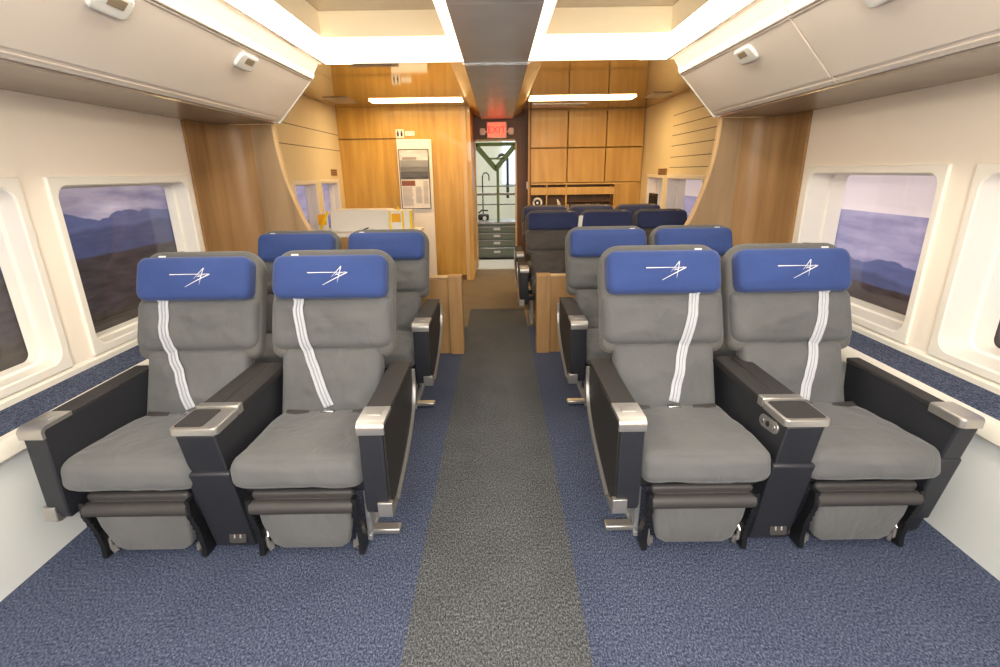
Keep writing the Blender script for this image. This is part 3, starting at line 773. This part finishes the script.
# white boxes and yellow-taped items behind the left divider
r_ = empty('display_table', (0, 0, 0), 'plain table with a patterned cloth front behind the left divider', 'table')
B('table_top', -2.02, -.88, 5.42, 6.02, .86, .90, M_boxwhite, r_, bevel=.006)
for x in (-1.98, -.94):
    for y in (5.46, 5.96): B('leg', x-.02, x+.02, y-.02, y+.02, 0, .86, M_chrome, r_)
B('cloth_front', -2.0, -.90, 5.41, 5.42, .45, .86, M_lowwood, r_)
bm = bm_new(); prism(bm, [(-1.86, .90), (-1.20, .90), (-1.20, 1.125), (-1.60, 1.13), (-1.84, 1.125)], 5.64, 5.95, 'y')
tagit(obj('white_box', bm, M_boxwhite, bevel=.008), 'large plain white box on the table behind the left seats', 'box')
r_ = empty('warning_card', (0, 0, 0), 'white card with orange square and yellow strip, left of the white box', 'card')
B('card', -1.98, -1.87, 5.60, 5.62, .90, 1.10, M_boxwhite, r_); B('orange_square', -1.97, -1.885, 5.592, 5.60, .98, 1.09, M_orange, r_)
bm = bm_new(); box(bm, -.11, .11, -.006, .006, -.012, .012, M=Matrix.Translation((-1.90, 5.585, 1.03)) @ Matrix.Rotation(-1.05, 4, 'Y')); obj('yellow_strip', bm, M_yellow, r_)
r_ = empty('taped_crate', (0, 0, 0), 'white crate edged with yellow tape and an orange square, right of the white box', 'crate')
B('crate_body', -1.19, -.96, 5.58, 5.85, .90, 1.12, M_boxwhite, r_, bevel=.004)
B('orange_square', -1.16, -1.065, 5.572, 5.58, 1.0, 1.09, M_orange, r_)
bm = bm_new()
for a in ((-1.19, -1.17), (-1.05, -1.03), (-.965, -.94)): box(bm, a[0], a[1], 5.568, 5.58, .90, 1.12)
box(bm, -1.10, -1.08, 5.6, 5.62, 1.12, 1.16)
obj('yellow_tape', bm, M_yellow, r_, smooth=False)
bm = bm_new(); box(bm, -.06, .06, -.012, .012, -.007, .007, M=Matrix.Translation((-1.46, 5.50, .93)) @ Matrix.Rotation(-.35, 4, 'Y'))
tagit(obj('black_marker', bm, M_black), 'short black marker lying before the white box', 'pen')

# ================================================================ BULKHEAD DIVIDERS
def smooth_curve(pts, n=6):
    out = []
    P = [pts[0]]+pts+[pts[-1]]
    for i in range(1, len(P)-2):
        for k_ in range(n):
            t = k_/n; p0, p1, p2, p3 = (Vector(q) for q in P[i-1:i+3])
            out.append(tuple(.5*((2*p1)+(-p0+p2)*t+(2*p0-5*p1+4*p2-p3)*t*t+(-p0+3*p1-3*p2+p3)*t**3)))
    out.append(pts[-1]); return out
def bulkhead(s, label):
    root = empty('curved_divider', (0, 0, 0), label, 'divider', 'curved wood dividers')
    cur = smooth_curve([(1.18, .67), (1.34, .80), (1.45, .93), (1.55, 1.10), (1.625, 1.30), (1.68, 1.50), (1.71, 1.70), (1.718, 1.874)])
    pts = [(2.155, 0), (.42, 0), (.42, .67)]+cur+[(2.155, 1.874)]
    bm = bm_new(); prism(bm, [(s*x, z) for x, z in pts], 4.13, 4.17, 'y')
    # split tones: low part is one veneer sheet with the fin
    obj('divider_panel', bm, M_finwood, root, smooth=False)
    bm = bm_new()
    c3 = [Vector((s*x, 4.15, z)) for x, z in [(.43, .672), (.8, .672)]+cur]
    strip_sweep(bm, [Vector((v.x-s*.002, v.y, v.z+.002)) for v in c3], (0, .052, 0), .014); obj('edge_trim', bm, M_edge, root)
    B('end_post', s*.312, s*.43, 4.085, 4.20, 0, .685, M_lowwood, root, bevel=.005)
    B('lower_panel', s*.43, s*1.15, 4.118, 4.13, 0, .655, M_lowwood, root)
    # coved cladding between wall and fin
    plan = [(2.158, 3.70), (2.14, 3.70), (2.138, 3.90)]+[(2.138-.25*(1-math.cos(a)), 3.90+.226*math.sin(a)) for a in [PI/2*k_/8 for k_ in range(1, 9)]]+[(1.885, 4.128), (2.158, 4.128)]
    bm = bm_new(); prism(bm, [(s*x, y) for x, y in plan], .001, 1.873, 'z'); obj('coved_panel', bm, M_covewood, root, auto=25)
bulkhead(-1, 'curved brown wood divider behind the left seats under the bin')
bulkhead(1, 'curved brown wood divider behind the right seats under the bin')

# ================================================================ SEATS
AL = math.radians(22)
def backM(cx, y0=.48, z0=.42):
    # columns: x, up the back, normal toward the sitter
    return Matrix(((1, 0, 0, cx), (0, math.sin(AL), -math.cos(AL), y0), (0, math.cos(AL), math.sin(AL), z0), (0, 0, 0, 1)))
def seat_parts(root, cxb, cxc, w_, m, logo, belt, mats, hs=1.0, tagside=1, s_rib=True, legrest=True):
    """one place of a seat unit: backrest, headrest, cushion, leg rest. cxb/cxc = centre of back / cushion"""
    G, GD, BL_ = mats; seed = random.random()*50
    Mb = backM(cxb)
    bms = []
    k_ = w_/.55
    # lower back cushion
    bm = bm_new(); slab(bm, rrect(.47*k_, .36*hs, .035, 6, 0, .150*hs, 8), .06, .03, puff=.020, wr=.020, seed=seed, rings=12, M=Mb@Matrix.Translation((0, 0, -.06))); tree = bm.copy()
    back = obj('backrest', bm, G, root, auto=60)
    # upper cushion
    bm = bm_new(); slab(bm, rrect(.57*k_, .243*hs, (.05, .05, .03, .03), 6, 0, .448*hs, 8), .085, .04, puff=.016, wr=.018, seed=seed+9, rings=12, M=Mb@Matrix.Translation((0, 0, -.065)))
    me_ = bpy.data.meshes.new('t'); bm.to_mesh(me_); tree.from_mesh(me_); bpy.data.meshes.remove(me_)
    obj('upper_cushion', bm, G, back, auto=60)
    # shell
    bm = bm_new()
    shl = rrect(.585*k_, .52*hs, (.05, .05, .10, .10), 9, 0, .547*hs, 6)
    slab(bm, shl, .085, .028, puff=.0, M=Mb@Matrix.Translation((0, 0, -.10)), rings=4, both=True)
    slab(bm, rrect(.46*k_, .40*hs, .03, 5, 0, .17*hs, 3), .05, .015, M=Mb@Matrix.Translation((0, 0, -.11)), rings=3, both=True)
    obj('backrest_shell', bm, GD, back, auto=60)
    # headrest
    bm = bm_new(); slab(bm, rrect(.535*k_, .206*hs, .045, 7, 0, .662*hs, 8), .085, .032, puff=.010, wr=.003, seed=seed+3, rings=10, M=Mb@Matrix.Translation((-.005*tagside*0, 0, -.028)))
    htree = BVHTree.FromBMesh(bm)
    head = obj('headrest', bm, BL_, back, auto=60)
    B_inv = Mb.to_3x3()
    def onto(tr, x, h, off):
        o_ = Mb @ Vector((x, h, .5)); d_ = -(B_inv @ Vector((0, 0, 1)))
        hit = tr.ray_cast(o_, d_)
        p = hit[0] if hit[0] is not None else Mb @ Vector((x, h, .03))
        return p - d_*off
    if logo:
        bm = bm_new()
        def sliver(a, b, w0, w1, n_=10):
            a, b = Vector(a), Vector(b); d_ = (b-a).normalized(); nn = Vector((-d_.y, d_.x)); prev = None
            for i in range(n_+1):
                t = i/n_; c = a+(b-a)*t; ww = (w0+(w1-w0)*t)/2
                ww *= .8; p, q = c+nn*ww, c-nn*ww
                vs = [bm.verts.new(onto(htree, p.x, p.y+.662*hs, .0012)), bm.verts.new(onto(htree, q.x, q.y+.662*hs, .0012))]
                if prev: bm.faces.new((prev[0], prev[1], vs[1], vs[0]))
                prev = vs
        # coordinates in metres from the headrest centre
        sc_ = .185/310
        def L(x, y): return ((x-500)*sc_, (262-y)*sc_)
        sliver(L(345, 241), L(655, 241), .0042, .0018); sliver(L(465, 338), L(655, 241), .0020, .0050)
        sliver(L(535, 276), L(606, 192), .0010, .0040); sliver(L(606, 192), L(578, 322), .0040, .0010)
        sliver(L(560, 262), L(640, 236), .0030, .0012); sliver(L(570, 250), L(600, 268), .0025, .0025)
        obj('logo', bm, M_white, head, smooth=False)
    # small tag and black strap end at the top corner
    bm = bm_new(); slab(bm, rrect(.036, .010, .003, 2, tagside*.185, .778*hs, 1), .004, .001, M=Mb@Matrix.Translation((0, 0, -.018)), rings=2); obj('white_tag', bm, M_tag, head)
    bm = bm_new(); tube(bm, [Mb@Vector((tagside*x, h*hs, -.045)) for x, h in ((.10, .806), (.16, .803), (.215, .788))], .005, 6); obj('strap_loop', bm, M_black, head)
    if belt:
        tr = BVHTree.FromBMesh(tree); (tx, bx, kx) = belt
        bm = bm_new(); rows = []
        path = [(tx, .57), (tx+(kx-tx)*.45, .46), (kx, .34), (kx+(bx-kx)*.42, .23), (kx+(bx-kx)*.78, .12), (bx, .055)]
        path = smooth_curve(path, 5); wd = .047; cols = 10
        for i, (x, h) in enumerate(path):
            a = path[max(i-1, 0)]; b = path[min(i+1, len(path)-1)]; d_ = Vector((b[0]-a[0], b[1]-a[1])).normalized(); nn = Vector((-d_.y, d_.x))
            base_d = max((Mb.inverted() @ onto(tr, x+nn.x*q*wd/2, h+nn.y*q*wd/2, 0)).z for q in (-1, 0, 1))
            rows.append([bm.verts.new(Mb @ Vector((x+nn.x*(c/cols-.5)*wd, h+nn.y*(c/cols-.5)*wd, base_d+.005+.0015*math.sin(c*2.6)))) for c in range(cols+1)])
        for A, C in zip(rows, rows[1:]):
            for c in range(cols):
                f = bm.faces.new((A[c], A[c+1], C[c+1], C[c])); f.material_index = 1 if c in (3, 6) and s_rib else 0
        so = obj('shoulder_belt', bm, [M_belt, M_beltg], root)
        md = so.modifiers.new('t', 'SOLIDIFY'); md.thickness = .0025
        bm = bm_new(); p = Mb @ Vector((bx, .035, .02)); box(bm, p.x-.03, p.x+.03, p.y-.03, p.y-.005, p.z-.012, p.z+.012); obj('belt_buckle', bm, M_chrome, root, bevel=.004)
    tree.free()
    # lap belt ends in the fold
    for q in (-1, 1):
        bm = bm_new(); strip_sweep(bm, [(cxc+q*.21, .475, .455), (cxc+q*.16, .455, .463), (cxc+q*.10, .455, .459)], (0, .03, .012), .004); obj('lap_belt', bm, M_roller, root)
    # seat cushion: wedge, big rounded nose
    bm = bm_new()
    rbox(bm, (.512*k_, .545, .138), .05, 20, puff=(0, .014, .018), wr=.009, seed=seed, M=Matrix.Translation((cxc, .282, .396)) @ Matrix.Rotation(math.radians(-5), 4, 'X'))
    obj('seat_cushion', bm, G, root, auto=70)
    # seat pan
    B('seat_pan', cxc-.24*k_, cxc+.24*k_, .10, .52, .30, .34, M_dark, root)
    if legrest:
        Ml = Matrix(((1, 0, 0, cxc), (0, math.sin(-.14), -math.cos(-.14), .108), (0, math.cos(-.14), math.sin(-.14), .022), (0, 0, 0, 1)))
        lx = .175*k_
        pts = [(-.155, .045), (-.12, .022), (.12, .022), (.155, .045), (.18, .16), (.182, .275), (-.182, .275), (-.18, .16)]
        dense = []
        for i in range(len(pts)):
            a, b = Vector(pts[i]), Vector(pts[(i+1) % len(pts)])
            for t in range(4): dense.append(tuple(a+(b-a)*t/4))
        bm = bm_new(); slab(bm, dense, .04, .015, puff=.01, wr=.002, seed=seed, M=Ml, rings=6)
        lr = obj('leg_rest', bm, G, root, auto=50)
        bm = bm_new(); slab(bm, rrect(.40*k_, .04, .015, 4, 0, .285, 3), .02, .012, M=Ml, rings=3); obj('leg_rest_upper_pad', bm, M_roller, lr)
        bm = bm_new(); tube(bm, [(cxc-.203, .042, .262), (cxc-.201, .042, .262), (cxc+.201, .042, .262), (cxc+.203, .042, .262)], [.020, .030, .030, .020], 14); obj('leg_rest_roller', bm, M_roller, lr)
        for q in (-1, 1):
            bm = bm_new(); D_ = .028
            prof = [(.03, .30), (-.002, .30), (-.008, .24), (.022, .15), (.034, .06), (.028, .012), (.095, .012), (.10, .05), (.06, .16), (.04, .24)]
            prof = [(y+D_, z) for y, z in prof]
            prism(bm, prof, cxc+q*.205-.010, cxc+q*.205+.010, 'x')
            for z, y in ((.10, .036), (.13, .026), (.16, .018), (.19, .010), (.22, .002)):
                box(bm, cxc+q*.205-.013, cxc+q*.205+.013, y+D_-.002, y+D_+.008, z-.005, z+.005)
            obj('leg_rest_rail', bm, M_black, lr)
            bm = bm_new(); x = cxc+q*.188
            tube(bm, [(x, .11, .12), (x, .085, .085), (x-q*.004, .08, .045), (x-q*.010, .085, .02), (x-q*.018, .085, .03), (x-q*.016, .085, .06)], .008, 8); obj('leg_rest_hook', bm, M_silver, lr)
def arm_profile(zb=.25, zt=.632, y1=.63):
    back = smooth_curve([(y1, zt-.07), (y1-.01, zt-.13), (y1-.07, zt-.22), (y1-.25, zt-.31), (.10, zb)], 5)
    return [(0.012, zb), (0.0, zb+.03), (0.0, zt-.012), (.012, zt), (y1-.01, zt), (y1, zt-.01)]+back, back
def arm(root, x0, x1, outer, foot=True, y1=.63, zt=.632, cap=True):
    """free-standing end armrest between x0 and x1; outer=+1/-1 is the side facing away from the seat"""
    pr, back = arm_profile(y1=y1, zt=zt)
    bm = bm_new(); prism(bm, pr, x0+.006*(outer < 0)*1, x1-.006*(outer > 0), 'x')
    a = obj('armrest', bm, M_arm, root, bevel=.006)
    xo = x1 if outer > 0 else x0
    bm = bm_new(); ins = [(y+(.25-y)*.035+.008, z+(.45-z)*.06) for y, z in pr]; prism(bm, ins, xo-outer*.012, xo-outer*.001, 'x'); obj('side_panel', bm, M_armside, a, bevel=.002)
    B('armrest_pad', x0-.001, x1+.001, .13, y1-.004, zt-.004, zt+.010, M_armtop, a, bevel=.004)
    # silver cap: top plate rolling over the front
    bm = bm_new(); cp = [(.135, zt+.012), (.135, zt-.004), (.014, zt-.004), (.006, zt-.012), (.006, zt-.036), (-.006, zt-.036), (-.008, zt-.010)]+[(-.008+.026*(1-math.cos(q)), zt-.012+.024*math.sin(q)) for q in [PI/2*k_/5 for k_ in range(1, 6)]]
    prism(bm, cp, x0-.003, x1+.003, 'x'); c_ = obj('silver_cap', bm, M_silver, a, auto=50)
    bm = bm_new(); slab(bm, rrect((x1-x0)*.62, .055, .006, 3, (x0+x1)/2, .085, 1), .004, .002, M=Matrix.Translation((0, 0, zt+.010)), rings=2); obj('cap_button', bm, M_silver, c_)
    # silver rail along the rear and lower edge of the outer face
    bm = bm_new(); strip_sweep(bm, [(xo+outer*.006, y, z) for y, z in [(y1+.004, zt-.035)]+[(y+.004, z-.004) for y, z in back]], (.014, 0, 0), .012); obj('silver_rail', bm, M_silver, a, auto=50)
    if foot:
        bm = bm_new(); prism(bm, [(.008, .236), (-.008, .244), (-.008, .305), (.018, .305), (.022, .278), (.085, .262), (.12, .244), (.12, .236)], (x0+x1)/2, xo+outer*.009, 'x'); obj('silver_foot', bm, M_silver, a, bevel=.003)
    return a
def console(root, x0, x1, side, tray_=True, width_pad=1.0, buttons=True, capy=.165):
    """floor-standing console between the seats; side = the aisle side (+1/-1)"""
    bm = bm_new()
    prof = [(.0, .60), (.115, .035), (.125, .018), (.375, .018), (.36, .26), (.64, .32), (.655, .60)]
    prism(bm, prof, x0+.008, x1-.008, 'x'); a = obj('centre_console', bm, M_arm, root, bevel=.006)
    # proud lower panel wrapping the front
    bm = bm_new(); prism(bm, [(.022, .42), (.088, .10), (.108, .022), (.30, .022), (.27, .28), (.17, .40), (.15, .43), (.03, .43)], x0-.004, x1+.004, 'x'); p = obj('console_panel', bm, M_arm, a, bevel=.008)
    bm = bm_new()
    for q, x in ((-1, x0-.004), (1, x1+.004)):
        for y, z in ((.14, .36), (.13, .22)): tube(bm, [(x-q*.001, y, z), (x+q*.004, y, z)], .005, 8)
    obj('screw', bm, M_chrome, a)
    xm = (x0+x1)/2
    nf = Vector((0, -(.42-.10), -(.088-.022))).normalized()
    # power socket on the front
    bm = bm_new(); Mx = Matrix.Translation((xm+.025, .093, .085)) @ Matrix.Rotation(math.radians(78), 4, 'X'); slab(bm, rrect(.07, .07, .004, 2, 0, .005, 1), .006, .002, M=Mx, rings=2); s_ = obj('power_socket', bm, M_roller, a)
    bm = bm_new()
    for q in (-.012, .012): slab(bm, rrect(.006, .016, .001, 1, q, 0, 1), .008, .001, M=Mx, rings=2)
    obj('socket_slot', bm, M_ink, s_, smooth=False)
    # arm pad: two leaves with a seam
    B('console_pad', x0, xm-.001, .19, .655, .60, .636, M_armtop, a, bevel=.006)
    B('console_pad', xm+.001, x1, .19, .655, .60, .636, M_armtop, a, bevel=.006)
    # silver tray frame with dark inset
    bm = bm_new()
    Mt = Matrix.Translation((xm, capy/2-.005, .606))
    slab(bm, rrect(x1-x0+.016, capy+.008, .02, 5, 0, 0, 2), .028, .006, M=Mt, rings=3); c_ = obj('tray_frame', bm, M_silver, a, auto=50)
    bm = bm_new(); ww = (x1-x0-.008)*width_pad
    slab(bm, rrect(ww, capy-.022, .012, 4, -side*((x1-x0-.008)-ww)/2, 0, 2), .0305, .002, M=Mt, rings=3); obj('tray_inset', bm, M_armtop, c_)
    B('cap_strip', x0-.004, x1+.004, .165, .205, .60, .640, M_silver, a, bevel=.005)
    if buttons:
        xs_ = x0+.008 if side < 0 else x1-.008
        Mx = Matrix(((0, 0, side, xs_-side*.002), (1, 0, 0, .115), (-.12, 1, 0, .555), (0, 0, 0, 1)))
        bm = bm_new(); slab(bm, rrect(.13, .052, .025, 6, 0, 0, 2), .008, .003, M=Mx, rings=3); bp_ = obj('control_plate', bm, M_silver, a, auto=50)
        for u in (-.04, 0, .04):
            bm = bm_new(); slab(bm, rrect(.024, .024, .011, 4, u, 0, 1), .012, .003, M=Mx, rings=2); obj('control_button', bm, M_chrome if u else M_dark, bp_)
    return a
def base_frame(root, xa, xb, legs):
    bm = bm_new()
    for y, z in ((.14, .285), (.42, .285)): tube(bm, [(xa, y, z), (xb, y, z)], .02, 10)
    obj('cross_tube', bm, M_dark, root)
    for x in legs:
        bm = bm_new()
        box(bm, x-.010, x+.010, .17, .21, .03, .30); box(bm, x-.010, x+.010, .44, .48, .03, .30); box(bm, x-.015, x+.015, .15, .60, .004, .03)
        prism(bm, [(.20, .06), (.20, .03), (.44, .26), (.44, .29)], x-.006, x+.006, 'x')
        obj('leg', bm, M_legm, root, bevel=.003)
def pair(s, Y0, label, hs=1.0, logo=True):
    """s=+1: unit right of the aisle. local x outward from the aisle"""
    root = empty('double_seat', (0, Y0, 0), label, 'airline seat', 'double seats')
    X = lambda x: s*x
    for cb, cc in (((.775, .785), (1.385, 1.43)) if s > 0 else ((.797, .785), (1.435, 1.432))):
        bl = (s*.145, s*.02, s*.095) if s > 0 else (-.15, .0, -.115)
        seat_parts(root, X(cb), X(cc), .55, s, logo, bl if logo else None, (M_grey, M_greyd, M_blue), hs, s, s_rib=True)
    def rng(a, b): return (min(X(a), X(b)), max(X(a), X(b)))
    a = arm(root, *rng(.43, .525), -s)
    console(root, *(rng(1.035, 1.19) if s > 0 else rng(1.04, 1.20)), -s, width_pad=1.0 if s > 0 else .70, buttons=s > 0)
    if s < 0:
        arm(root, *rng(1.668, 1.752), s, foot=True)
    else:
        c = console_like_wall(root, *rng(1.672, 1.752), s)
    base_frame(root, X(.56), X(1.62), [X(x) for x in (.575, 1.012, 1.225, 1.66)])
    # silver foot bar beside the leg rest
    bm = bm_new(); box(bm, X(.445), X(.565), .175, .225, .012, .038); obj('foot_bar', bm, M_silver, root, bevel=.006)
    return root
def console_like_wall(root, x0, x1, s):
    bm = bm_new(); prof = [(.0, .60), (.12, .045), (.14, .018), (.36, .018), (.34, .26), (.60, .32), (.63, .61), (.0, .61)]
    prism(bm, prof, x0, x1, 'x'); a = obj('wall_armrest', bm, M_arm, root, bevel=.008)
    bm = bm_new(); prism(bm, [(.03, .43), (.092, .12), (.32, .12), (.27, .28), (.17, .40), (.16, .44), (.035, .44)], x0-.006, x1+.002, 'x'); obj('armrest_panel', bm, M_arm, a, bevel=.008)
    bm = bm_new()
    for y, z in ((.14, .36), (.13, .22)): tube(bm, [(x0-.005, y, z), (x0-.011, y, z)], .005, 8)
    obj('screw', bm, M_chrome, a)
    B('armrest_pad', x0-.002, x1-.02, .13, .63, .605, .628, M_armtop, a, bevel=.005)
    bm = bm_new(); slab(bm, rrect(x1-x0+.012, .15, (.02, .02, .004, .004), 4, (x0+x1)/2, .062, 2), .04, .012, M=Matrix.Translation((0, 0, .592)), rings=3); obj('silver_cap', bm, M_silver, a, auto=50)
    return a
Y1, Y2 = 1.625, 2.87
L1 = pair(-1, Y1, 'pair of grey seats with blue logo headrests, front row left of aisle')
R1 = pair(1, Y1, 'pair of grey seats with blue logo headrests, front row right of aisle')
L2 = pair(-1, Y2, 'pair of grey seats with plain blue headrests, second row left of aisle', .955, False)
R2 = pair(1, Y2, 'pair of grey seats with plain blue headrests, second row right of aisle', .955, False)

def triple(Y0, label):
    root = empty('triple_seat', (0, Y0, 0), label, 'airline seat', 'triple seats')
    for i in range(3):
        seat_parts(root, .585+.585*i, .585+.585*i, .55, 1, False, None, (M_warmgrey, M_warmgrey, M_blue_shaded), .93, 1, legrest=False)
    arm(root, .205, .285, -1, foot=True, y1=.60, zt=.61)
    for x in (.86, 1.445): 
        bm = bm_new(); prism(bm, [(.02, .54), (.02, .60), (.05, .61), (.55, .61), (.58, .58), (.55, .54)], x-.022, x+.022, 'x'); obj('middle_armrest', bm, M_armtop, root, bevel=.006)
    arm(root, 2.04, 2.10, 1, foot=False, y1=.60, zt=.61)
    base_frame(root, .30, 2.02, (.33, 1.9))
    return root
t3 = triple(4.78, 'three joined brown grey seats with shaded blue headrests just behind the right divider')
# loose grey belt hanging beside the first headrest of that row
Mb = backM(.585)
bm = bm_new(); pth = smooth_curve([(.30, .66), (.285, .56), (.265, .44), (.22, .33), (.17, .26)], 5)
strip_sweep(bm, [Mb@Vector((x, h, .05)) for x, h in pth], (.045, .01, 0), .004); obj('shoulder_belt', bm, M_tag, t3)
t4 = copy_tree(t3, None, skip=('shoulder_belt',)); t4.location = (0, 5.70, 0)
t4['label'] = 'three joined brown grey seats with shaded blue headrests, last row before the cabinet'
